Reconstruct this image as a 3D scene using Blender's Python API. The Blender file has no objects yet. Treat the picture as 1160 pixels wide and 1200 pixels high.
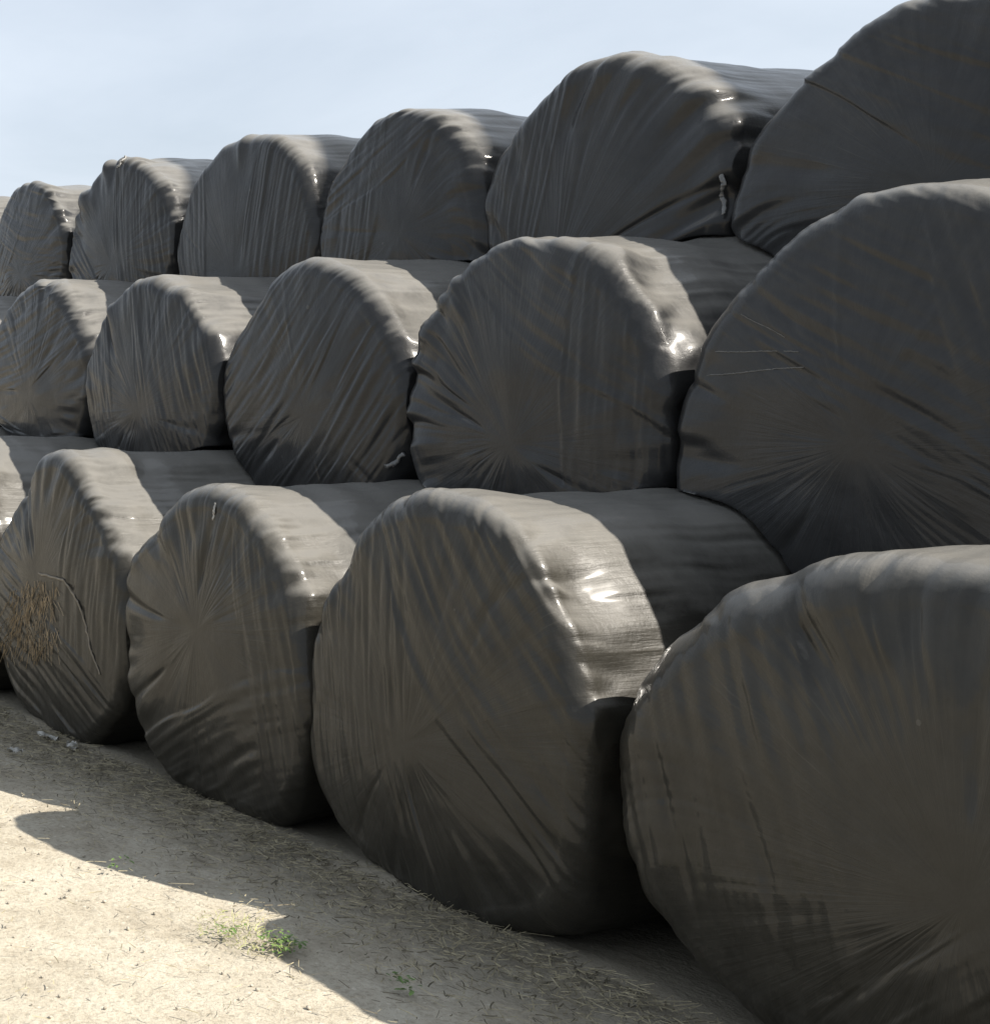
import bpy, math, random
import numpy as np
from mathutils import Vector

PI = math.pi
scene = bpy.context.scene
col = scene.collection
H = 1.25                       # height of one bale on the ground, metres

# ---------------------------------------------------------------- helpers
def tag(o, label=None, cat=None, group=None, kind=None):
    if label: o['label'] = label
    if cat: o['category'] = cat
    if group: o['group'] = group
    if kind: o['kind'] = kind
    return o

def link_mesh(name, V, F, mat, parent=None, smooth=True, uv=None):
    me = bpy.data.meshes.new(name)
    V = np.asarray(V, dtype=np.float32)
    F = np.asarray(F, dtype=np.int32)
    n = F.shape[1]
    me.vertices.add(len(V)); me.vertices.foreach_set('co', V.ravel())
    me.loops.add(F.size); me.loops.foreach_set('vertex_index', F.ravel())
    me.polygons.add(len(F))
    me.polygons.foreach_set('loop_start', np.arange(0, F.size, n, dtype=np.int32))
    me.polygons.foreach_set('loop_total', np.full(len(F), n, dtype=np.int32))
    me.polygons.foreach_set('use_smooth', np.full(len(F), smooth, dtype=bool))
    if uv is not None:
        l = me.uv_layers.new(name='polar')
        l.data.foreach_set('uv', np.asarray(uv, dtype=np.float32).ravel())
    me.update(calc_edges=True)
    me.validate()
    me.materials.append(mat)
    o = bpy.data.objects.new(name, me)
    col.objects.link(o)
    if parent: o.parent = parent
    return o

class Noise:
    """periodic-in-u value noise on a random lattice"""
    def __init__(s, rng, nu, nv):
        s.g = rng.random((nu, nv + 3)); s.nu = nu; s.nv = nv
    def __call__(s, u, v):                       # u in turns, v in 0..1
        a = (u % 1.0) * s.nu; b = np.clip(v, 0, 1) * s.nv
        i = np.floor(a).astype(int); j = np.floor(b).astype(int)
        fa = a - i; fb = b - j
        fa = fa * fa * (3 - 2 * fa); fb = fb * fb * (3 - 2 * fb)
        i0 = i % s.nu; i1 = (i + 1) % s.nu
        g = s.g
        return ((g[i0, j] * (1 - fa) + g[i1, j] * fa) * (1 - fb) +
                (g[i0, j + 1] * (1 - fa) + g[i1, j + 1] * fa) * fb)

def sstep(a, b, x):
    t = np.clip((x - a) / (b - a), 0, 1)
    return t * t * (3 - 2 * t)

# ---------------------------------------------------------------- materials
def new_mat(name):
    m = bpy.data.materials.new(name); m.use_nodes = True
    nt = m.node_tree
    return m, nt, nt.nodes['Principled BSDF']

def N(nt, t, **kw):
    n = nt.nodes.new(t)
    for k, v in kw.items():
        if k.startswith('i_'):
            n.inputs[k[2:].replace('_', ' ')].default_value = v
        else: setattr(n, k, v)
    return n

def ramp(nt, src, stops):
    r = nt.nodes.new('ShaderNodeValToRGB')
    e = r.color_ramp.elements
    while len(e) > 1: e.remove(e[-1])
    e[0].position = stops[0][0]; e[0].color = (*stops[0][1], 1)
    for p, c in stops[1:]:
        x = e.new(p); x.color = (*c, 1)
    nt.links.new(src, r.inputs[0])
    return r

def math_n(nt, op, a, b=None, c=None):
    n = nt.nodes.new('ShaderNodeMath'); n.operation = op
    for k, v in enumerate((a, b, c)):
        if v is None: continue
        if isinstance(v, (int, float)): n.inputs[k].default_value = v
        else: nt.links.new(v, n.inputs[k])
    return n.outputs[0]

def film_material(name, dark, light, rough):
    """weathered stretch film: radial pleats on the ends, long streaks on the barrel"""
    m, nt, p = new_mat(name)
    L = nt.links.new
    uv = N(nt, 'ShaderNodeUVMap', uv_map='polar')
    sep = N(nt, 'ShaderNodeSeparateXYZ'); L(uv.outputs[0], sep.inputs[0])
    obi = N(nt, 'ShaderNodeObjectInfo')
    ang = math_n(nt, 'MULTIPLY', sep.outputs[0], 2 * PI)
    cs = math_n(nt, 'COSINE', ang); sn = math_n(nt, 'SINE', ang)
    def polar_noise(k, vs, detail, rough_, off):
        cmb = N(nt, 'ShaderNodeCombineXYZ')
        L(math_n(nt, 'MULTIPLY', cs, k), cmb.inputs[0])
        L(math_n(nt, 'MULTIPLY', sn, k), cmb.inputs[1])
        vv = math_n(nt, 'MULTIPLY', sep.outputs[1], vs)
        L(math_n(nt, 'ADD', vv, math_n(nt, 'MULTIPLY_ADD', obi.outputs['Random'], 37.0, off)), cmb.inputs[2])
        n = N(nt, 'ShaderNodeTexNoise', i_Scale=1.0, i_Detail=detail, i_Roughness=rough_)
        L(cmb.outputs[0], n.inputs['Vector'])
        return n.outputs[0]
    streak = polar_noise(22, 2.2, 5, .65, 0)
    fine = polar_noise(60, 5.0, 3, .6, 11)
    tc = N(nt, 'ShaderNodeTexCoord')
    add = N(nt, 'ShaderNodeVectorMath', operation='ADD')
    L(tc.outputs['Object'], add.inputs[0])
    sc = N(nt, 'ShaderNodeVectorMath', operation='SCALE'); L(obi.outputs['Location'], sc.inputs[0]); sc.inputs['Scale'].default_value = 3.7
    L(sc.outputs[0], add.inputs[1])
    blot = N(nt, 'ShaderNodeTexNoise', i_Scale=2.3, i_Detail=6, i_Roughness=.6); L(add.outputs[0], blot.inputs['Vector'])
    dust = N(nt, 'ShaderNodeTexNoise', i_Scale=9, i_Detail=8, i_Roughness=.7); L(add.outputs[0], dust.inputs['Vector'])
    wn = N(nt, 'ShaderNodeTexNoise', i_Scale=7.0, i_Detail=4, i_Roughness=.55, i_Distortion=1.6); wn.noise_type = 'RIDGED_MULTIFRACTAL' if hasattr(wn, 'noise_type') else None
    L(add.outputs[0], wn.inputs['Vector'])
    cen = N(nt, 'ShaderNodeMapRange', interpolation_type='SMOOTHSTEP'); L(sep.outputs[1], cen.inputs[0]); cen.inputs[1].default_value = .0; cen.inputs[2].default_value = .2
    grain = N(nt, 'ShaderNodeTexNoise', i_Scale=90, i_Detail=3, i_Roughness=.6); L(add.outputs[0], grain.inputs['Vector'])
    # colour
    mix1 = math_n(nt, 'ADD', math_n(nt, 'MULTIPLY', blot.outputs[0], .45), math_n(nt, 'MULTIPLY', streak, .18))
    mix1 = math_n(nt, 'ADD', mix1, math_n(nt, 'MULTIPLY', dust.outputs[0], .37))
    r = ramp(nt, mix1, [(.36, dark), (.64, light)])
    # pale dust caught along the pleats
    dl = ramp(nt, fine, [(.60, (0, 0, 0)), (.74, (1, 1, 1))])
    dl2 = ramp(nt, blot.outputs[0], [(.48, (0, 0, 0)), (.62, (1, 1, 1))])
    mk = math_n(nt, 'MULTIPLY', math_n(nt, 'MULTIPLY', dl.outputs[0], dl2.outputs[0]), .10)
    mx = N(nt, 'ShaderNodeMixRGB'); L(mk, mx.inputs[0]); L(r.outputs[0], mx.inputs[1])
    mx.inputs[2].default_value = (.22, .205, .175, 1)
    # small pale splashes and flecks stuck to the film
    vo = N(nt, 'ShaderNodeTexVoronoi', i_Scale=11.0); L(add.outputs[0], vo.inputs['Vector'])
    sv = N(nt, 'ShaderNodeSeparateColor'); L(vo.outputs['Color'], sv.inputs[0])
    fsel = math_n(nt, 'MULTIPLY', math_n(nt, 'GREATER_THAN', sv.outputs[0], .88), math_n(nt, 'LESS_THAN', math_n(nt, 'ADD', vo.outputs['Distance'], math_n(nt, 'MULTIPLY', dust.outputs[0], .15)), math_n(nt, 'MULTIPLY', sv.outputs[1], .20)))
    mxf = N(nt, 'ShaderNodeMixRGB'); L(math_n(nt, 'MULTIPLY', fsel, .12), mxf.inputs[0]); L(mx.outputs[0], mxf.inputs[1]); mxf.inputs[2].default_value = (.24, .23, .21, 1)
    mx = mxf
    # settled dust on upward-facing film, with the sunlit strips' brightness put into its colour
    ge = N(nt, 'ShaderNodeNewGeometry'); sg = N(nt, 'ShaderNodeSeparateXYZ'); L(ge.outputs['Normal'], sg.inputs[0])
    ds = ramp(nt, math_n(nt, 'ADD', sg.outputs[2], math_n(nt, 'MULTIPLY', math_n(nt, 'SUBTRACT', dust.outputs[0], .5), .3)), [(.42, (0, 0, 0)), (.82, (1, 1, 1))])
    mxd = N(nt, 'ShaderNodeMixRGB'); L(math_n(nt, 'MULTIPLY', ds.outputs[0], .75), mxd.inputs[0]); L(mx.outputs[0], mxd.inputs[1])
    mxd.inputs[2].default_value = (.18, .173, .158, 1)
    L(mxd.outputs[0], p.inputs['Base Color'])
    rr = ramp(nt, dust.outputs[0], [(.3, (rough - .07,) * 3), (.7, (rough + .10,) * 3)])
    L(rr.outputs[0], p.inputs['Roughness'])
    p.inputs['Specular IOR Level'].default_value = .18
    p.inputs['Coat Weight'].default_value = .27; p.inputs['Coat Roughness'].default_value = .12
    pm = ramp(nt, blot.outputs[0], [(.40, (.12,) * 3), (.62, (1,) * 3)])
    h = math_n(nt, 'MULTIPLY', pm.outputs[0], math_n(nt, 'ADD', math_n(nt, 'MULTIPLY', streak, .7), math_n(nt, 'MULTIPLY', fine, .2)))
    h = math_n(nt, 'MULTIPLY', h, cen.outputs[0])
    h = math_n(nt, 'ADD', h, math_n(nt, 'MULTIPLY', wn.outputs[0], .24))
    h = math_n(nt, 'ADD', h, math_n(nt, 'MULTIPLY', dust.outputs[0], .45))
    h = math_n(nt, 'ADD', h, math_n(nt, 'MULTIPLY', grain.outputs[0], .05))
    b = N(nt, 'ShaderNodeBump', i_Strength=.5, i_Distance=.012)
    L(h, b.inputs['Height']); L(b.outputs[0], p.inputs['Normal'])
    return m

film_low = film_material('yard_reflection_black_film', (.013, .0125, .0105), (.035, .0325, .0265), .42)  # bottom-tier tint: tan reflection of the sunlit yard put into the colour
film = film_material('weathered_black_film', (.010, .0105, .0115), (.029, .0295, .030), .42)

def plain(name, c, rough=.6, scale=20, var=.3, bump=.3):
    m, nt, p = new_mat(name)
    tc = N(nt, 'ShaderNodeTexCoord')
    n = N(nt, 'ShaderNodeTexNoise', i_Scale=scale, i_Detail=5); nt.links.new(tc.outputs['Object'], n.inputs['Vector'])
    a = tuple(x * (1 - var) for x in c); b = tuple(min(1, x * (1 + var)) for x in c)
    r = ramp(nt, n.outputs[0], [(.3, a), (.7, b)])
    nt.links.new(r.outputs[0], p.inputs['Base Color'])
    p.inputs['Roughness'].default_value = rough
    bm_ = N(nt, 'ShaderNodeBump', i_Strength=bump, i_Distance=.01)
    nt.links.new(n.outputs[0], bm_.inputs['Height']); nt.links.new(bm_.outputs[0], p.inputs['Normal'])
    return m

# ---------------------------------------------------------------- camera geometry (used to aim the lens only)
CAM_Z = 1.265 * H
CAM_Y = -2.494 * H
F_PX, CX, HOR = 1718.0, -250.0, 425.0
cam = bpy.data.cameras.new('camera'); camo = bpy.data.objects.new('camera', cam)
col.objects.link(camo); scene.camera = camo
cam.sensor_fit = 'VERTICAL'; cam.sensor_height = 36; cam.sensor_width = 36
cam.lens = F_PX / 1200 * 36
cam.shift_x = (580 - CX) / 1200
cam.shift_y = (HOR - 600) / 1200
cam.clip_end = 3000; cam.clip_start = .05
camo.location = (0, CAM_Y, CAM_Z)
yaw = math.atan2(F_PX, CX + 750)
camo.rotation_euler = (PI / 2, 0, yaw)

def gslope(x):                 # the yard falls away gently down the row
    return -.036 * np.clip(-x - 2.3, 0, 8)
# ---------------------------------------------------------------- the bales
# each tier: y of its front ends; per bale: t of its left end, t of its right end (t = distance along the row / H),
# height of its crown, squareness
TIER_Y = [0.0, .69 * H, 1.36 * H]

class Outline:
    """cross-section of a bale in the x-z plane"""
    def __init__(s, x0, x1, z0, z1, seed, flat, sq=2.25, lean=0):
        s.cx = (x0 + x1) / 2; s.hw = (x1 - x0) / 2; s.z0 = z0; s.z1 = z1
        s.cz = z0 + (z1 - z0) * .47
        s.up = z1 - s.cz; s.dn = s.cz - z0
        s.sq = sq; s.flat = flat; s.slope = lean
        r = np.random.default_rng(seed)
        s.h = [(k, r.normal() * a, r.random() * 2 * PI) for k, a in ((2, .008), (3, .016), (4, .012), (5, .010), (7, .006), (9, .005), (13, .004))]
    def R(s, th):
        c = np.cos(th); n = np.sin(th)
        hv = np.where(n > 0, s.up, s.dn)
        e = np.where(n > 0, s.sq, s.sq + (.75 if s.flat else .1))
        r = (np.abs(c / s.hw) ** e + np.abs(n / hv) ** e) ** (-1 / e)
        r = r * (1 - s.slope * np.exp(-((th - math.radians(133)) / .42) ** 2))   # shoulder that has sunk on the far side
        for k, a, p in s.h: r = r * (1 + a * np.sin(k * th + p))
        return r
    def inside(s, x, z):
        dx = x - s.cx; dz = z - s.cz
        d = np.hypot(dx, dz); th = np.arctan2(dz, dx)
        return d, th, s.R(th)

def build_bale(ol, y0, length, seed, centre=(0, 0), dome=.035, rim=.075, pleat=1.0,
               below=(), xlim=(None, None), tilt=0.0, rimwave=1.0, hi=True, swirl=.5, dents=(), chords=None):
    rng = np.random.default_rng(seed)
    M = 480 if hi else 300
    rr = rim
    # stations: (kind, parameter)
    nf, nr, nb = (64, 22, 56) if hi else (36, 14, 34)
    sf = np.linspace(0.0, 1, nf, endpoint=False) ** .85
    ph = np.linspace(0, PI / 2, nr, endpoint=False)
    yb = np.linspace(rr, length - rr, nb, endpoint=False)
    ph2 = np.linspace(0, PI / 2, 6, endpoint=False)
    sb = np.linspace(1, 0, 6)
    th = np.linspace(0, 2 * PI, M, endpoint=False)
    R = ol.R(th)
    # rim radius breathes around the circle
    n1 = Noise(rng, 9, 2); rw = rr * (.8 + .5 * n1(th / (2 * PI), np.zeros(M)))
    rad, yy, nrad, ny, vlen, wf, wb = [], [], [], [], [], [], []
    def add(r, y, a, b, v, f, bar):
        rad.append(r); yy.append(y); nrad.append(np.full(M, a)); ny.append(np.full(M, b)); vlen.append(v); wf.append(f); wb.append(bar)
    for s in sf:
        edge = s ** 3
        add((R - rw) * s, -dome * (1 - s * s) * np.ones(M), 0.0, -1.0, s * .5, .12 + .75 * s ** 1.5, 0)
    for q in ph:
        t = q / (PI / 2)
        add(R - rw + rw * math.sin(q), rw * (1 - math.cos(q)), math.sin(q), -math.cos(q), .5 + t * rr * 1.2, .87 + .13 * t, t)
    for y in yb:
        k = (y - rr) / (length - 2 * rr)
        add(R * (1 - .012 * math.sin(PI * k)), (rw + (y - rr) * (length - rr - rw) / (length - 2 * rr)), 1.0, 0.0,
            .5 + rr * 1.2 + (y - rr), float(np.exp(-((y - rr) / .12))), 1)
    for q in ph2:
        add(R - rr + rr * math.cos(q), (length - rr + rr * math.sin(q)) * np.ones(M), math.cos(q), math.sin(q), 2.2 + q * .1, .3, .6)
    for s in sb:
        add((R - rr) * s, (length + .02 * (1 - s)) * np.ones(M), 0.0, 1.0, 2.6 + s, .1, 0)
    rad = np.array(rad); yy = np.array(yy); nrad = np.array(nrad); ny = np.array(ny)
    S = len(rad); vl = np.array(vlen)[:, None] * np.ones((1, M)); wf = np.array(wf)[:, None]; wb = np.array(wb)[:, None]
    TH = np.ones((S, 1)) * th[None, :]
    U = TH / (2 * PI)
    vn = np.clip(vl / 2.2, 0, 1)
    sw = swirl * (Noise(rng, 4, 6)(U, vn) - .5) * .12
    # ---- pleats of the gathered film
    def ridg(nu, nv, pw):
        n = Noise(rng, nu, nv)(U + sw, vn)
        return (1 - np.abs(2 * n - 1)) ** pw
    pl = .55 * ridg(26, 8, 1.6) + .30 * ridg(67, 10, 1.3) + .32 * ridg(128, 14, 1.0)
    dens = .12 + 1.25 * sstep(.40, .78, Noise(rng, 7, 5)(U, vn))
    disp = -(pl - .5) * .0135 * pleat * wf * dens
    # deeper bunched folds round the rim
    bunch = Noise(rng, 38, 9)(U + sw, vn) * .6 + Noise(rng, 17, 6)(U, vn) * .9
    bunch = bunch + .35 * Noise(rng, 75, 16)(U + sw, vn)
    disp += (bunch - .9) * .042 * rimwave * np.exp(-((vl - .56) / .16) ** 2)
    # a few long creases running in from the rim
    for k in range(7):
        u0 = rng.random(); w = .004 + .006 * rng.random(); reach = .1 + .3 * rng.random(); bend = rng.normal() * .05
        d = (U - u0 - bend * (vl - .5)); d = (d + .5) % 1 - .5
        g = np.exp(-(d / w) ** 2) * sstep(reach, reach + .12, vl) * (1 - sstep(.55, .72, vl))
        disp -= g * .009 * rng.choice([1, 1, -.7])
    # barrel: streaks along the length, soft hollows everywhere
    st = Noise(rng, 90, 5)(U, vn) * .5 + Noise(rng, 210, 8)(U, vn) * .3
    disp += (st - .4) * .010 * wb * (1 - .5 * wf)
    lump = Noise(rng, 8, 9)(U, vn) - .5
    lump2 = Noise(rng, 19, 20)(U, vn) - .5
    disp += lump * .030 * (.35 + .65 * wb) + lump2 * .012 * (.35 + .65 * wb)
    for (u0, v0, su, sv, a) in dents:
        d = (U - u0 + .5) % 1 - .5
        disp += a * np.exp(-(d / su) ** 2 - ((vl - v0) / sv) ** 2)
    # sheets of film lying across the end, each with its own straight edge and pull lines
    px_ = rad * np.cos(TH); pz_ = rad * np.sin(TH); onface = 1 - sstep(.50, .62, vl)
    for (al, dd, am) in (chords if chords is not None else [(rng.random() * 2 * PI, rng.uniform(.0, .35), 1.0) for _ in range(2)]):
        q = px_ * math.cos(al) + pz_ * math.sin(al); pp = -px_ * math.sin(al) + pz_ * math.cos(al)
        mk = sstep(dd, dd + .012, q + .02 * np.sin(pp * 7 + al)) * onface
        nq = Noise(rng, 64, 6)((q + 1) / 2.0 + .02 * np.sin(pp * 3), (pp + 1) / 2) * .6 + Noise(rng, 150, 9)((q + 1) / 2.0, (pp + 1) / 2) * .4
        disp = disp * (1 - .65 * mk) + mk * am * (.003 + (nq - .5) * .014)
    fade = sstep(0.0, .18, vl)                     # nothing sharp where the rays meet
    disp *= fade
    # ---- to 3-D
    inner = np.clip(1 - vl / .5, 0, 1)           # the gathering point sits off-centre
    # pleats fan out from an off-centre gathering point: radius measured from there
    cxo = centre[0] * inner; czo = centre[1] * inner
    rad = rad + disp * nrad
    yy = yy + disp * ny * 1.0 + (0 if True else 0)
    # face flatness noise (slow bulges)
    X = ol.cx + cxo + rad * np.cos(TH)
    Z = ol.cz + czo + rad * np.sin(TH)
    Y = y0 + yy + tilt * (Z - ol.cz) * (vl < 1.8)
    # ---- ground contact
    if not below:
        lo = .05 + ol.z0
        e = np.maximum(lo - Z, 0)
        Z = np.where(Z < lo, lo - .05 * 1.2 * (1 - np.exp(-e / .05)), Z)
    # ---- sag on to the bales below
    for b, by0, by1 in below:
        d, t2, RR = b.inside(X, Z)
        clr = RR + .006
        w = sstep(by0 - .10, by0 + .02, Y) * (1 - sstep(by1 - .02, by1 + .1, Y))
        k = np.where(d < clr, (clr / np.maximum(d, .02)) - 1, 0) * w
        # leave the far side of the lower bale alone
        ok = (Z > b.cz - .12)
        k = k * ok
        X = X + (X - b.cx) * k; Z = Z + (Z - b.cz) * k
    # ---- squeezed against the neighbours
    if xlim[0] is not None:
        m = X < xlim[0]; X = np.where(m, xlim[0] + (X - xlim[0]) * .06, X)
    if xlim[1] is not None:
        m = X > xlim[1]; X = np.where(m, xlim[1] + (X - xlim[1]) * .06, X)
    V = np.stack([X, Y, Z], -1).reshape(-1, 3)
    i = np.arange(S - 1)[:, None]; j = np.arange(M)[None, :]; j1 = (j + 1) % M
    F = np.stack([i * M + j, (i + 1) * M + j, (i + 1) * M + j1, i * M + j1], -1).reshape(-1, 4)
    u0 = np.broadcast_to(j / M, (S - 1, M)); u1 = np.broadcast_to((j + 1) / M, (S - 1, M))
    v0 = vl[:-1]; v1 = vl[1:]
    UVs = np.stack([np.stack([u0, v0], -1), np.stack([u0, v1], -1), np.stack([u1, v1], -1), np.stack([u1, v0], -1)], 2).reshape(-1, 2)
    return V, F, UVs

# (left t, crown height in H)  -- t grows away from the camera
def px2t(x, k): return 2.494 * k / F_PX * ((500.0 ** 2 + F_PX ** 2) / (x + 750.0) - 500.0)

tiers = [
    # y index, list of left-edge t (near -> far), crown z in H
    dict(k=1.0, left=[.10, 1.12, 2.50, 3.46, 4.475, 5.57, 6.55, 7.55, 8.55], right0=-.86, top=[.96, .96, .955, .955, .895, .915, .93, .94, .95], first=0, h=[1] * 9),
    dict(k=1.23, left=[.82, 1.86, 2.96, 3.94, 4.97, 6.05, 7.19, 8.28, 9.34], right0=-.22, top=[1.63, 1.63, 1.645, 1.64, 1.63, 1.635, 1.675, 1.64, 1.63], first=0, h=[.98, .98, 1.13, 1.0, .95, .93, .95, .95, .95]),
    dict(k=1.52, left=[1.10, 2.14, 3.355, 4.35, 5.31, 6.43, 7.56, 8.60, 9.62], right0=.25, top=[2.2, 2.2, 2.205, 2.265, 2.26, 2.32, 2.36, 2.36, 2.37], first=0, h=[.93] * 9),
]
TUNE = {
    # (tier, index): overrides
}
LABELS = {}
outs = []
for ti, T in enumerate(tiers):
    row = []
    r = T['right0']
    for i, l in enumerate(T['left']):
        x0, x1 = -l * H, -r * H
        top = T['top'][i] * H; hh = T['h'][i] * H
        z0 = gslope((x0 + x1) / 2) - .03 if ti == 0 else top - hh
        row.append(Outline(x0 - .012, x1 + .012, z0, top, 100 + ti * 31 + i * 7, ti == 0, 1.9, lean={(0, 2): .06, (0, 3): .075, (0, 4): .065, (0, 5): .05, (1, 2): .0, (1, 3): .03, (2, 2): 0}.get((ti, i), .03)))
        r = l
    outs.append(row)

import json
GROUP = 'wrapped silage bales stacked in three tiers'
EXTRA = {}
labels = {
    (0, 2): 'big black wrapped bale cropped by the right frame edge, bottom tier, nearest the camera',
    (0, 3): 'bottom-tier black wrapped bale with a bright sun glint on its right shoulder, second from right',
    (0, 4): 'bottom-tier black wrapped bale with a pale nick near its crown, third from right',
    (0, 5): 'bottom-tier black wrapped bale with torn brown straw patch and twisted film fold on its end',
    (0, 6): 'bottom-tier bale mostly cut off by the left frame edge, sunlit shoulder showing',
    (1, 2): 'largest middle tier bale with thin pale scratches on its end, cropped by the right edge',
    (1, 3): 'middle-tier bale with ragged sunlit shoulder and bright specks, second from right',
    (1, 4): 'middle-tier black bale with loose film scrap at its lower right, third from right',
    (1, 5): 'middle-tier black bale with a long curved crease on its end, fourth from right',
    (1, 6): 'middle-tier black bale with vertical gathered folds, near the left edge of the frame',
    (1, 7): 'sliver of the farthest middle-tier bale at the left frame edge',
    (2, 2): 'highest black bale in the top right corner, running out of the frame',
    (2, 3): 'top-tier black bale with diagonal pleats and shiny loose film hanging at its lower right',
    (2, 4): 'top-tier black bale third from right with a narrow scalloped sunlit rim',
    (2, 5): 'top-tier black bale fourth from right with a smooth narrow sunlit rim',
    (2, 6): 'lumpy top-tier black bale with bulging folds and a deep dark notch at lower right',
    (2, 7): 'small far top-tier black bale with draped folds over its crown, second from the left edge',
    (2, 8): 'farthest top-tier black bale, cut by the left frame edge',
}
SET = {
    (0, 2): dict(centre=(.10, -.05), pleat=1.3, dome=.05, rim=.12),
    (0, 3): dict(centre=(-.05, -.10), pleat=.75, dome=.04),
    (0, 4): dict(centre=(.02, .10), pleat=.9),
    (0, 5): dict(centre=(-.06, .08), pleat=1.3),
    (1, 2): dict(centre=(-.05, .05), pleat=.45, rimwave=.4),
    (1, 3): dict(centre=(0, -.1), pleat=.9, rimwave=1.8),
    (1, 4): dict(centre=(.06, -.05), pleat=.8, rimwave=.8),
    (1, 5): dict(centre=(.0, -.1), pleat=.8, rimwave=1.2),
    (1, 6): dict(centre=(.0, -.1), pleat=1.4, rimwave=1.5),
    (2, 3): dict(centre=(-.2, -.3), pleat=1.2, rimwave=1.6),
    (2, 4): dict(centre=(.08, .0), pleat=.6, rimwave=.9),
    (2, 5): dict(centre=(.0, -.2), pleat=.7, rimwave=.7),
    (2, 6): dict(centre=(.0, -.1), pleat=1.5, rimwave=2.0),
    (2, 7): dict(centre=(.0, -.1), pleat=1.5, rimwave=1.8),
}
LEN = 1.30
bales = {}
for ti, row in enumerate(outs):
    for i, ol in enumerate(row):
        if ti == 0 and i == 8: continue
        below = []
        if ti:
            for b in outs[ti - 1]:
                if abs(b.cx - ol.cx) < 1.15 * H: below.append((b, TIER_Y[ti - 1], TIER_Y[ti - 1] + LEN + (.6 if ti == 2 else .3)))
        kw = dict(SET.get((ti, i), {}))
        rng = random.Random(ti * 50 + i)
        y0 = TIER_Y[ti] + rng.uniform(-.02, .02)
        V, F, UV = build_bale(ol, y0, LEN + (.0 if ti < 2 else .1), 500 + ti * 40 + i,
                              below=below, xlim=(ol.cx - ol.hw + .014, ol.cx + ol.hw - .014),
                              hi=(ti, i) in labels, **kw)
        base = np.array([ol.cx, y0 + LEN / 2, V[:, 2].min()])
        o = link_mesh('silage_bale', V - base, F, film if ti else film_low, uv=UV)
        o.location = base
        lab = labels.get((ti, i)) or ('black wrapped bale of the %s tier outside the frame, %s' % (
            ('bottom', 'middle', 'top')[ti], 'to the right' if i < 2 else 'to the left'))
        if i < 2: lab += ', next to it' if i == 1 else ', farther out'
        tag(o, lab, 'silage bale', GROUP)
        bales[(ti, i)] = o

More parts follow.
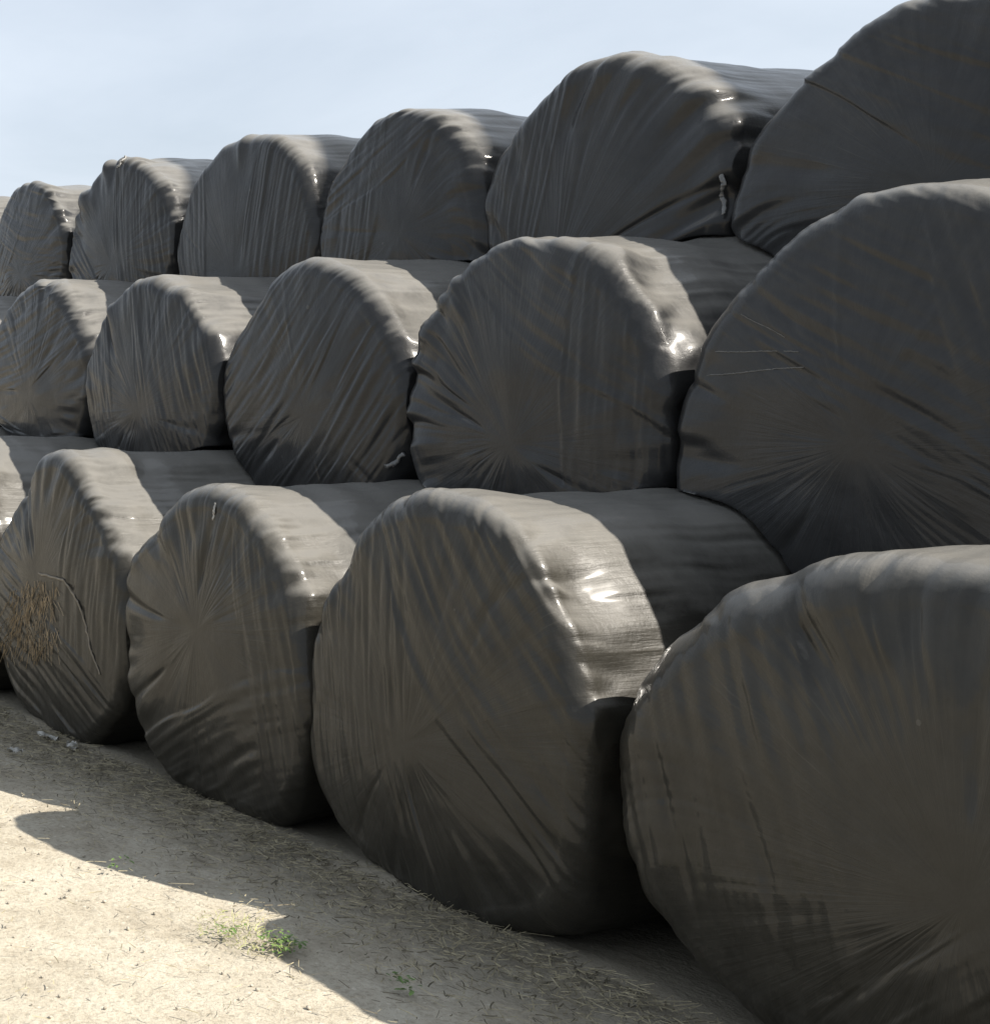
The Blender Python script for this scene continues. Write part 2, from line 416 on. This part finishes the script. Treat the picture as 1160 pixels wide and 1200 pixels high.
# ---------------------------------------------------------------- ground
def ground_h(x, y):
    n = (np.sin(x * 1.3 + y * .7) * .5 + np.sin(x * .61 - y * 1.7 + 1.3) * .5 + np.sin(x * 3.1 + y * 2.3) * .2)
    return n * .012 + gslope(x)
def make_ground():
    def axis(a, b, n, far):
        mid = np.linspace(a, b, n)
        return np.concatenate([a - np.geomspace(far, .3, 30), mid, b + np.geomspace(.3, far, 30)])
    xs = axis(-9, 1, 260, 900); ys = axis(-4, 1.5, 180, 900)
    X, Y = np.meshgrid(xs, ys)
    rng = np.random.default_rng(3)
    Z = ground_h(X, Y)
    near = (X > -9.5) & (X < 1.5) & (Y > -4.5) & (Y < 2)
    Z = Z + near * (rng.random(X.shape) - .5) * .005
    Z = Z * np.exp(-np.maximum(0, np.hypot(X + 4, Y) - 30) / 30)
    # keep under the bales, a slight bank of dirt at their feet
    Z = Z - .01 + .035 * np.exp(-((Y - .03) / .12) ** 2) * (X > -12) * (X < 3) * (.5 + .5 * np.sin(X * 5.1) * np.sin(X * 2.3 + 1))
    V = np.stack([X, Y, Z], -1).reshape(-1, 3)
    ny, nx = X.shape
    i = np.arange(ny - 1)[:, None]; j = np.arange(nx - 1)[None, :]
    F = np.stack([i * nx + j, i * nx + j + 1, (i + 1) * nx + j + 1, (i + 1) * nx + j], -1).reshape(-1, 4)
    m, nt, p = new_mat('compacted_sandy_dirt')
    L = nt.links.new
    tc = N(nt, 'ShaderNodeTexCoord')
    def nz(s, d, r=.6):
        n = N(nt, 'ShaderNodeTexNoise', i_Scale=s, i_Detail=d, i_Roughness=r); L(tc.outputs['Object'], n.inputs['Vector']); return n.outputs[0]
    big = nz(1.1, 5); mid = nz(7, 6, .7); fin = nz(60, 5, .7)
    base = ramp(nt, math_n(nt, 'ADD', math_n(nt, 'MULTIPLY', big, .5), math_n(nt, 'MULTIPLY', mid, .5)),
                [(.38, (.285, .252, .195)), (.5, (.37, .335, .268)), (.62, (.425, .392, .322))])
    sp = ramp(nt, fin, [(.34, (.45, .42, .38)), (.5, (1, 1, 1)), (.72, (1.12, 1.12, 1.12))])
    mx = N(nt, 'ShaderNodeMixRGB', blend_type='MULTIPLY'); mx.inputs[0].default_value = .5
    L(base.outputs[0], mx.inputs[1]); L(sp.outputs[0], mx.inputs[2])
    # gravel flecks
    vo = N(nt, 'ShaderNodeTexVoronoi', i_Scale=55); L(tc.outputs['Object'], vo.inputs['Vector'])
    sv = N(nt, 'ShaderNodeSeparateColor'); L(vo.outputs['Color'], sv.inputs[0])
    sel = math_n(nt, 'MULTIPLY', math_n(nt, 'GREATER_THAN', sv.outputs[0], .86), math_n(nt, 'LESS_THAN', vo.outputs['Distance'], .32))
    mx2 = N(nt, 'ShaderNodeMixRGB'); L(math_n(nt, 'MULTIPLY', sel, .55), mx2.inputs[0]); L(mx.outputs[0], mx2.inputs[1])
    fl = ramp(nt, sv.outputs[1], [(.2, (.16, .14, .11)), (.8, (.55, .5, .42))]); L(fl.outputs[0], mx2.inputs[2])
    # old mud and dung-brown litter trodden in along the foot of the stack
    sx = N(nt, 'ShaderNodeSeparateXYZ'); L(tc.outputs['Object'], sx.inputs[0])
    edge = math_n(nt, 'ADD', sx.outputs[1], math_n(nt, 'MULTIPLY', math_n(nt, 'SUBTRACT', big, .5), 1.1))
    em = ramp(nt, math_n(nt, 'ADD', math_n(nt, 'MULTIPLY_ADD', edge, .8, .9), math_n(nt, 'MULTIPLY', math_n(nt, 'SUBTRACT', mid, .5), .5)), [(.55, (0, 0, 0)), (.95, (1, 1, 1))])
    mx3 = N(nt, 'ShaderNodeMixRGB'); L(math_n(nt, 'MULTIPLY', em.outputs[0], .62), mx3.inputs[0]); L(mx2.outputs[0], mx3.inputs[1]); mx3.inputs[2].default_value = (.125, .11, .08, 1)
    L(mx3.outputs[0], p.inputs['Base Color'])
    p.inputs['Roughness'].default_value = .95; p.inputs['Specular IOR Level'].default_value = .2
    h = math_n(nt, 'ADD', math_n(nt, 'MULTIPLY', mid, 1.2), math_n(nt, 'MULTIPLY', fin, .5))
    h = math_n(nt, 'ADD', h, math_n(nt, 'MULTIPLY', sel, .25))
    b = N(nt, 'ShaderNodeBump', i_Strength=.6, i_Distance=.02); L(h, b.inputs['Height']); L(b.outputs[0], p.inputs['Normal'])
    return tag(link_mesh('ground', V, F, m), kind='structure')
make_ground()

# world point on the ground seen at photo pixel (used once, to read positions off the photograph)
def gpt(x, y):
    g = 0.0
    for _ in range(8):
        Z = F_PX * (CAM_Z - g) / (y - HOR); X = (x - CX) / F_PX * Z
        n = math.hypot(500.0, F_PX); c, s = F_PX / n, 500.0 / n
        wx = -(Z * c - X * s); g = float(gslope(wx))
    return (wx, CAM_Y + X * c + Z * s)

# ---------------------------------------------------------------- loose stuff on the ground
def blades(n, sampler, length, width, seed, flat=True, curve=.3):
    rng = random.Random(seed); V = []; F = []
    for _ in range(n):
        x, y = sampler(rng)
        a = rng.uniform(0, 2 * PI); l = rng.uniform(*length); w = rng.uniform(*width)
        z0 = .004 + float(ground_h(np.array(x), np.array(y))) + rng.random() ** 2 * .02
        el = rng.gauss(0, .12) if flat else rng.uniform(.7, 1.5)
        dx, dy = math.cos(a), math.sin(a); px, py = -dy * w / 2, dx * w / 2
        b = len(V); bend = rng.uniform(-curve, curve)
        for k in range(4):
            t = k / 3; ee = el * (1 - (0 if flat else t * curve * 1.2))
            hx = x + dx * l * t * math.cos(ee) + px * 4 * bend * t * t * 6
            hy = y + dy * l * t * math.cos(ee) + py * 4 * bend * t * t * 6
            hz = z0 + (l * t * math.sin(ee) if not flat else l * t * math.sin(el) * .4 + .004)
            hz = max(hz, z0)
            q = 1 - .75 * t if not flat else 1
            V.append((hx - px * q, hy - py * q, hz)); V.append((hx + px * q, hy + py * q, hz + w * .4))
        for k in range(3):
            F.append((b + 2 * k, b + 2 * k + 1, b + 2 * k + 3, b + 2 * k + 2))
    return V, F

straw_m = plain('dry_straw', (.27, .235, .15), .8, 40, .45, .1)
dark_litter_m = plain('rotten_straw', (.10, .085, .055), .8, 40, .45, .1)
green_m = plain('weed_green', (.09, .15, .035), .55, 30, .35, .1)
olive_m = plain('dry_grass_green', (.24, .25, .09), .6, 30, .35, .1)
stone_m = plain('pebble_stone', (.27, .245, .20), .85, 15, .5, .3)

def near_foot(r):
    x = r.uniform(-8.2, .2)
    return x, -.0 - abs(r.gauss(0, .27))
V, F = blades(11000, near_foot, (.015, .08), (.0012, .0027), 5)
tag(link_mesh('straw_litter', V, F, straw_m, smooth=False), 'loose dry straw scattered along the foot of the bales', 'straw', kind='stuff')
V, F = blades(8000, near_foot, (.01, .05), (.0015, .0045), 6)
tag(link_mesh('rotten_litter', V, F, dark_litter_m, smooth=False), 'dark trodden litter along the foot of the bales', 'litter', kind='stuff')
V, F = blades(1500, lambda r: (r.uniform(-8, -1.6), r.uniform(-1.9, -.2)), (.01, .05), (.001, .003), 7)
tag(link_mesh('straw_bits', V, F, straw_m, smooth=False), 'stray straw stalks strewn over the sandy yard', 'straw', kind='stuff')

def pebbles(n, sampler, size, seed):
    rng = random.Random(seed); V = []; F = []
    ico = [(0, 0, 1)] + [(math.cos(a) * .89, math.sin(a) * .89, .45) for a in [k * 2 * PI / 5 for k in range(5)]] + \
          [(math.cos(a) * .89, math.sin(a) * .89, -.45) for a in [(k + .5) * 2 * PI / 5 for k in range(5)]] + [(0, 0, -1)]
    fi = []
    for k in range(5):
        k1 = (k + 1) % 5
        fi += [(0, 1 + k, 1 + k1), (1 + k, 6 + k, 1 + k1), (1 + k1, 6 + k, 6 + k1), (11, 6 + k1, 6 + k)]
    for _ in range(n):
        x, y = sampler(rng); s = size[0] + (size[1] - size[0]) * rng.random() ** 3
        sx, sy, sz = s * rng.uniform(.7, 1.3), s * rng.uniform(.6, 1.1), s * rng.uniform(.4, .8)
        a = rng.uniform(0, PI); c, q = math.cos(a), math.sin(a); b = len(V)
        z = float(ground_h(np.array(x), np.array(y))) - .008
        for p in ico:
            j = rng.uniform(.8, 1.15); px, py, pz = p[0] * sx * j, p[1] * sy * j, p[2] * sz * j
            V.append((x + px * c - py * q, y + px * q + py * c, z + pz + sz * .5))
        F += [(b + i, b + j, b + k) for i, j, k in fi]
    return V, F
V, F = pebbles(1500, lambda r: (r.uniform(-9, -1.2), r.uniform(-2.4, 0)), (.0018, .008), 9)
tag(link_mesh('pebbles', V, F, stone_m, smooth=True), 'small pebbles spread over the sandy yard', 'pebbles', kind='stuff')

# weeds
def tuft(name, px, py, n, rad, ln, wd, mat, label, seed, cat='weed'):
    x, y = gpt(px, py)
    def smp(r):
        a = r.uniform(0, 2 * PI); d = rad * r.random() ** .7
        return math.cos(a) * d, math.sin(a) * d * .7
    V, F = blades(n, smp, ln, wd, seed, flat=False, curve=.55); V = [(a, b, c - float(ground_h(0., 0.)) * 0) for a, b, c in V]
    o = link_mesh(name, V, F, mat, smooth=False); o.location = (x, y, float(ground_h(x, y)))
    return tag(o, label, cat)
tuft('grass_tuft', 285, 1105, 330, .17, (.008, .034), (.0010, .0026), olive_m, 'yellow green grass tuft in the lit cusp of the shadow', 21, 'grass tuft')
def leafy(px, py, n, rad, size, label, seed):
    x, y = gpt(px, py); rng = random.Random(seed); V = []; F = []
    for _ in range(n):
        a = rng.uniform(0, 2 * PI); d = rad * rng.random() ** .6; cx, cy = d * math.cos(a), d * math.sin(a)
        z = .004 + rng.random() * .03; s = rng.uniform(*size); b = rng.uniform(0, 2 * PI); ti = rng.uniform(-.5, .5)
        c, q = math.cos(b), math.sin(b); k0 = len(V)
        for (u, v) in ((0, 0), (.35, .28), (.75, .25), (1, 0), (.75, -.25), (.35, -.28)):
            V.append((cx + s * (u * c - v * q), cy + s * (u * q + v * c), z + s * u * ti + abs(v) * s * .3))
        F += [(k0, k0 + 1, k0 + 2, k0 + 3), (k0, k0 + 3, k0 + 4, k0 + 5)]
    o = link_mesh('leafy_weed', V, F, green_m, smooth=False); o.location = (x, y, float(ground_h(x, y)))
    return tag(o, label, 'weed', 'small green weeds')
leafy(330, 1115, 110, .06, (.008, .019), 'small bright green leafy weed at the shadow edge beside the grass tuft', 31)
leafy(265, 1100, 26, .05, (.010, .02), 'sparse green weed left of the brighter leafy weed', 32)
leafy(472, 1166, 26, .04, (.010, .022), 'small dark weed in the shade near the bottom of the photo', 33)
leafy(142, 1020, 20, .05, (.010, .018), 'tiny weed on the shadow edge left of centre', 34)

# pale scraps of film lying at the foot of the far bales
scrap_m = plain('pale_film_scrap', (.33, .32, .29), .45, 60, .25, .3)
def scrap(px, py, l, w, seed, label, rot=0.0, group=None):
    x, y = gpt(px, py); rng = np.random.default_rng(seed)
    nu, nv = 14, 7
    u, v = np.meshgrid(np.linspace(-1, 1, nu), np.linspace(-1, 1, nv))
    X = u * l / 2 * (1 - .25 * v * v * rng.random()); Y = v * w / 2 * (1 - .5 * u * u)
    Z = .012 + rng.random(u.shape) * .010 + .012 * np.sin(u * 4 + rng.random() * 5) * np.cos(v * 2)
    c, s = math.cos(rot), math.sin(rot)
    top = np.stack([X * c - Y * s, X * s + Y * c, Z], -1).reshape(-1, 3)
    Vv = np.concatenate([top, top - [0, 0, .0015]])
    i = np.arange(nv - 1)[:, None]; j = np.arange(nu - 1)[None, :]
    f = np.stack([i * nu + j, i * nu + j + 1, (i + 1) * nu + j + 1, (i + 1) * nu + j], -1).reshape(-1, 4)
    Ff = np.concatenate([f, f[:, ::-1] + nu * nv])
    o = link_mesh('film_scrap', Vv, Ff, scrap_m); o.location = (x, y, float(ground_h(x, y)) + .002)
    return tag(o, label, 'scrap', group)
scrap(56, 864, .16, .04, 1, 'longest pale scrap lying under the bale with the torn straw patch', .2, 'pale scraps on the ground')
scrap(85, 875, .12, .05, 2, 'pale crumpled scrap just right of the longest one', -.4, 'pale scraps on the ground')
scrap(18, 880, .07, .04, 3, 'small pale scrap near the left frame edge', .9, 'pale scraps on the ground')

# ---------------------------------------------------------------- loose film and straw on single bales
def face_pt(b, x, z, y):
    o = bales[b]; return Vector((x, y, z)) - Vector(o.location)
def ribbon(b, name, pts, w, mat, seed, label=None, twist=1.0):
    """pts: world points; a crumpled ribbon swept through them"""
    o = bales[b]; loc = np.array(o.location)
    P = np.array(pts, float); n = 8 * (len(P) - 1) + 1
    t = np.linspace(0, len(P) - 1, n); k = np.minimum(t.astype(int), len(P) - 2); f = (t - k)[:, None]
    f = f * f * (3 - 2 * f)
    C = P[k] * (1 - f) + P[k + 1] * f
    rng = np.random.default_rng(seed); C += rng.normal(size=C.shape) * w * .25
    V = []; F = []; m = 8
    for i in range(n):
        d = C[min(i + 1, n - 1)] - C[max(i - 1, 0)]; d /= np.linalg.norm(d) + 1e-9
        a = np.cross(d, [0, 1, 0]); a /= np.linalg.norm(a) + 1e-9; bb = np.cross(d, a)
        ww = w * (.8 + .4 * rng.random()) * (1 if 0 < i < n - 1 else .3)
        for q in range(m):
            an = q / m * 2 * PI + i * .25 * twist
            V.append(C[i] + a * math.cos(an) * ww + bb * math.sin(an) * ww * .45)
    for i in range(n - 1):
        for q in range(m):
            F.append((i * m + q, i * m + (q + 1) % m, (i + 1) * m + (q + 1) % m, (i + 1) * m + q))
    V = np.array(V) - loc
    c = link_mesh(name, V, F, mat, parent=o)
    if label: c['label'] = label
    return c
# pixel -> point on the plane of a tier's ends (reads positions off the photograph)
def fpt(x, y, ti, dy=0.0):
    n = math.hypot(500.0, F_PX); c, s = F_PX / n, 500.0 / n
    D = TIER_Y[ti] + dy - CAM_Y
    a = (x - CX) / F_PX
    Z = D / (a * c + s)
    X = a * Z
    return (-(Z * c - X * s), TIER_Y[ti] + dy, CAM_Z - (y - HOR) / F_PX * Z)
flap_m = plain('shiny_loose_film', (.09, .09, .088), .2, 30, .3, .6)
palefold_m = plain('dusty_film_fold', (.13, .112, .085), .5, 30, .3, .5)
bpy.context.view_layer.update()
def on_bale(b, x, y, out=.008):
    """point of the bale's skin seen at a photo pixel, lifted a little off it"""
    o = bales[b]
    n = math.hypot(500.0, F_PX); c, s = F_PX / n, 500.0 / n
    a = (x - CX) / F_PX
    d = Vector((-(c - a * s), a * c + s, -(y - HOR) / F_PX)).normalized()
    C0 = Vector((0, CAM_Y, CAM_Z))
    hit, p, nn, _ = o.ray_cast(C0 - o.location, d)
    if not hit: return tuple(fpt(x, y, b[0]))
    return tuple(p + o.location + nn * out)
R_ = on_bale
ribbon((0, 5), 'film_fold', [R_((0, 5), *q, .003) for q in ((46, 672), (76, 680), (92, 705), (102, 735), (108, 765), (118, 790))], .006, palefold_m, 4, 'twisted dusty fold of film')
ribbon((2, 3), 'film_tail', [fpt(842, 185, 2, .02), fpt(848, 215, 2, .0), fpt(846, 230, 2, .02), fpt(848, 252, 2, .0)], .010, flap_m, 5, 'shiny loose film tail')
ribbon((1, 4), 'film_tail', [R_((1, 4), 452, 546), R_((1, 4), 464, 542, .02), R_((1, 4), 474, 530, .02)], .010, flap_m, 6, 'small loose film tail')
nick_m = plain('pale_scuff', (.27, .265, .25), .4, 60, .2, .2)
ribbon((0, 4), 'film_nick', [R_((0, 4), 253, 589, .002), R_((0, 4), 252, 600, .003), R_((0, 4), 250, 610, .001)], .006, nick_m, 7, 'pale torn nick in the film')
ribbon((2, 6), 'film_nick', [R_((2, 6), 148, 184, .002), R_((2, 6), 143, 190, .003), R_((2, 6), 138, 196, .001)], .012, nick_m, 8, 'pale shiny nick in the film')
scr_m = plain('pale_scratch', (.075, .074, .07), .4, 60, .3, .2)
for q0, q1, ww in (((838, 412), (936, 412), .0016), ((828, 440), (942, 430), .0016), ((868, 368), (920, 395), .0013)):
    k = 7
    ribbon((1, 2), 'film_scratch', [R_((1, 2), q0[0] + (q1[0] - q0[0]) * t / k, q0[1] + (q1[1] - q0[1]) * t / k + .6 * math.sin(t), .0012) for t in range(k + 1)], ww * 1.2, scr_m, 9, 'thin pale scratch')
def straw_patch(b, mat, n, seed):
    """stalks poking through the torn film, lying fanwise down the end of the bale"""
    rng = random.Random(seed); o = bales[b]; V = []; F = []
    for _ in range(n):
        y0 = rng.uniform(680, 765); x0 = rng.gauss(42 - (y0 - 680) * .12, 15 + (y0 - 680) * .14)
        a = math.radians(90 + (x0 - 45) * -.35 + rng.gauss(0, 14)); l = rng.uniform(8, 26)
        x1 = x0 + math.cos(a) * l; y1 = y0 + math.sin(a) * l
        if x0 < -8 or x0 > 70 or x1 < -8: continue
        A = Vector(R_(b, x0, y0, .003)); B = Vector(R_(b, x1, y1, .003 + rng.random() * .006))
        if (A - B).length > .3: continue
        A -= o.location; B -= o.location
        d = (B - A).normalized(); w = d.cross(Vector((0, 1, 0))).normalized() * rng.uniform(.001, .0021); dz = Vector((0, -.002, 0))
        k = len(V); V += [A - w, A + dz, A + w, B - w * .6, B + dz, B + w * .6]
        F += [(k, k + 1, k + 4, k + 3), (k + 1, k + 2, k + 5, k + 4)]
    c = link_mesh('exposed_straw', V, F, mat, parent=o, smooth=False)
    c['label'] = 'brown straw showing through torn film'; c['kind'] = 'stuff'
straw_patch((0, 5), plain('brown_straw', (.26, .20, .125), .8, 25, .5, .1), 300, 3)

# ---------------------------------------------------------------- unseen shed added off to the right, its eave shading the top-tier barrels
shed_m = plain('shade_shed_sheeting', (.30, .31, .31), .5, 3, .15, .1)
def boxv(x0, x1, y0, y1, z0, z1):
    V = [(x, y, z) for x in (x0, x1) for y in (y0, y1) for z in (z0, z1)]
    F = [(0, 1, 3, 2), (4, 6, 7, 5), (0, 4, 5, 1), (2, 3, 7, 6), (0, 2, 6, 4), (1, 5, 7, 3)]
    return V, F
AX, AY = .84, .66            # sun: x/z and y/z
SH = 7.5 * H
SY = (1.36 + .22) * H + AY * (SH - 2.25 * H)
SX1 = -(7.6 * H) + AX * (SH - 2.25 * H)
shed = bpy.data.objects.new('added_shade_shed', None); col.objects.link(shed)
shed.location = (SX1 + 6, SY + 4, 0)
tag(shed, 'unseen shed behind the stack, added past the right edge to shade the top tier', 'shed')
def shed_part(name, V, F, m):
    V = np.array(V) - np.array(shed.location)
    return link_mesh(name, V, F, m, parent=shed, smooth=False)
# corrugated wall
nx = 240; xs = np.linspace(SX1, SX1 + 14, nx); V = []; F = []
for i, x in enumerate(xs):
    y = SY + .15 + .02 * math.sin(i * 1.3)
    V += [(x, y, 0), (x, y, SH - .1), (x, y + .12, SH - .1), (x, y + .12, 0)]
for i in range(nx - 1):
    for a in range(4):
        F.append((4 * i + a, 4 * i + (a + 1) % 4, 4 * i + 4 + (a + 1) % 4, 4 * i + 4 + a))
shed_part('wall', V, F, shed_m)
V, F = boxv(SX1 - .0, SX1 + 14, SY, SY + 9, SH - .08, SH); shed_part('roof', V, F, shed_m)
V, F = boxv(SX1 + .02, SX1 + .15, SY + .3, SY + 8.8, 0, SH - .09); shed_part('end_wall', V, F, shed_m)

# ---------------------------------------------------------------- light
d = Vector((AX, AY, 1.0)).normalized()
sun = bpy.data.lights.new('sun', 'SUN'); suno = bpy.data.objects.new('sun', sun); col.objects.link(suno)
sun.energy = 5.0; sun.angle = math.radians(.5); sun.color = (1, .93, .83)
suno.rotation_euler = d.to_track_quat('Z', 'Y').to_euler(); suno.location = (6, 6, 12)
w = bpy.data.worlds.new('World'); scene.world = w; w.use_nodes = True
nt = w.node_tree; bg = nt.nodes['Background']
sky = nt.nodes.new('ShaderNodeTexSky'); sky.sky_type = 'NISHITA'; sky.sun_disc = False
sky.sun_elevation = math.asin(d.z); sky.sun_rotation = math.atan2(d.x, d.y)
sky.air_density = 1.0; sky.dust_density = 2.5; sky.ozone_density = 1.2
tc = nt.nodes.new('ShaderNodeTexCoord')
mp = nt.nodes.new('ShaderNodeMapping'); mp.inputs['Scale'].default_value = (1, 1, 3.2); nt.links.new(tc.outputs['Generated'], mp.inputs[0])
cn = N(nt, 'ShaderNodeTexNoise', i_Scale=3.0, i_Detail=7, i_Roughness=.55, i_Distortion=.4); nt.links.new(mp.outputs[0], cn.inputs['Vector'])
cr = ramp(nt, cn.outputs[0], [(.30, (.62,) * 3), (.75, (.97,) * 3)])
mixw = nt.nodes.new('ShaderNodeMixRGB'); nt.links.new(cr.outputs[0], mixw.inputs[0]); nt.links.new(sky.outputs[0], mixw.inputs[1])
mixw.inputs[2].default_value = (7.0, 7.7, 8.6, 1)
nt.links.new(mixw.outputs[0], bg.inputs[0]); bg.inputs[1].default_value = .057

scene.view_settings.view_transform = 'Standard'; scene.view_settings.look = 'None'
scene.view_settings.gamma = 1; scene.view_settings.exposure = 1.1
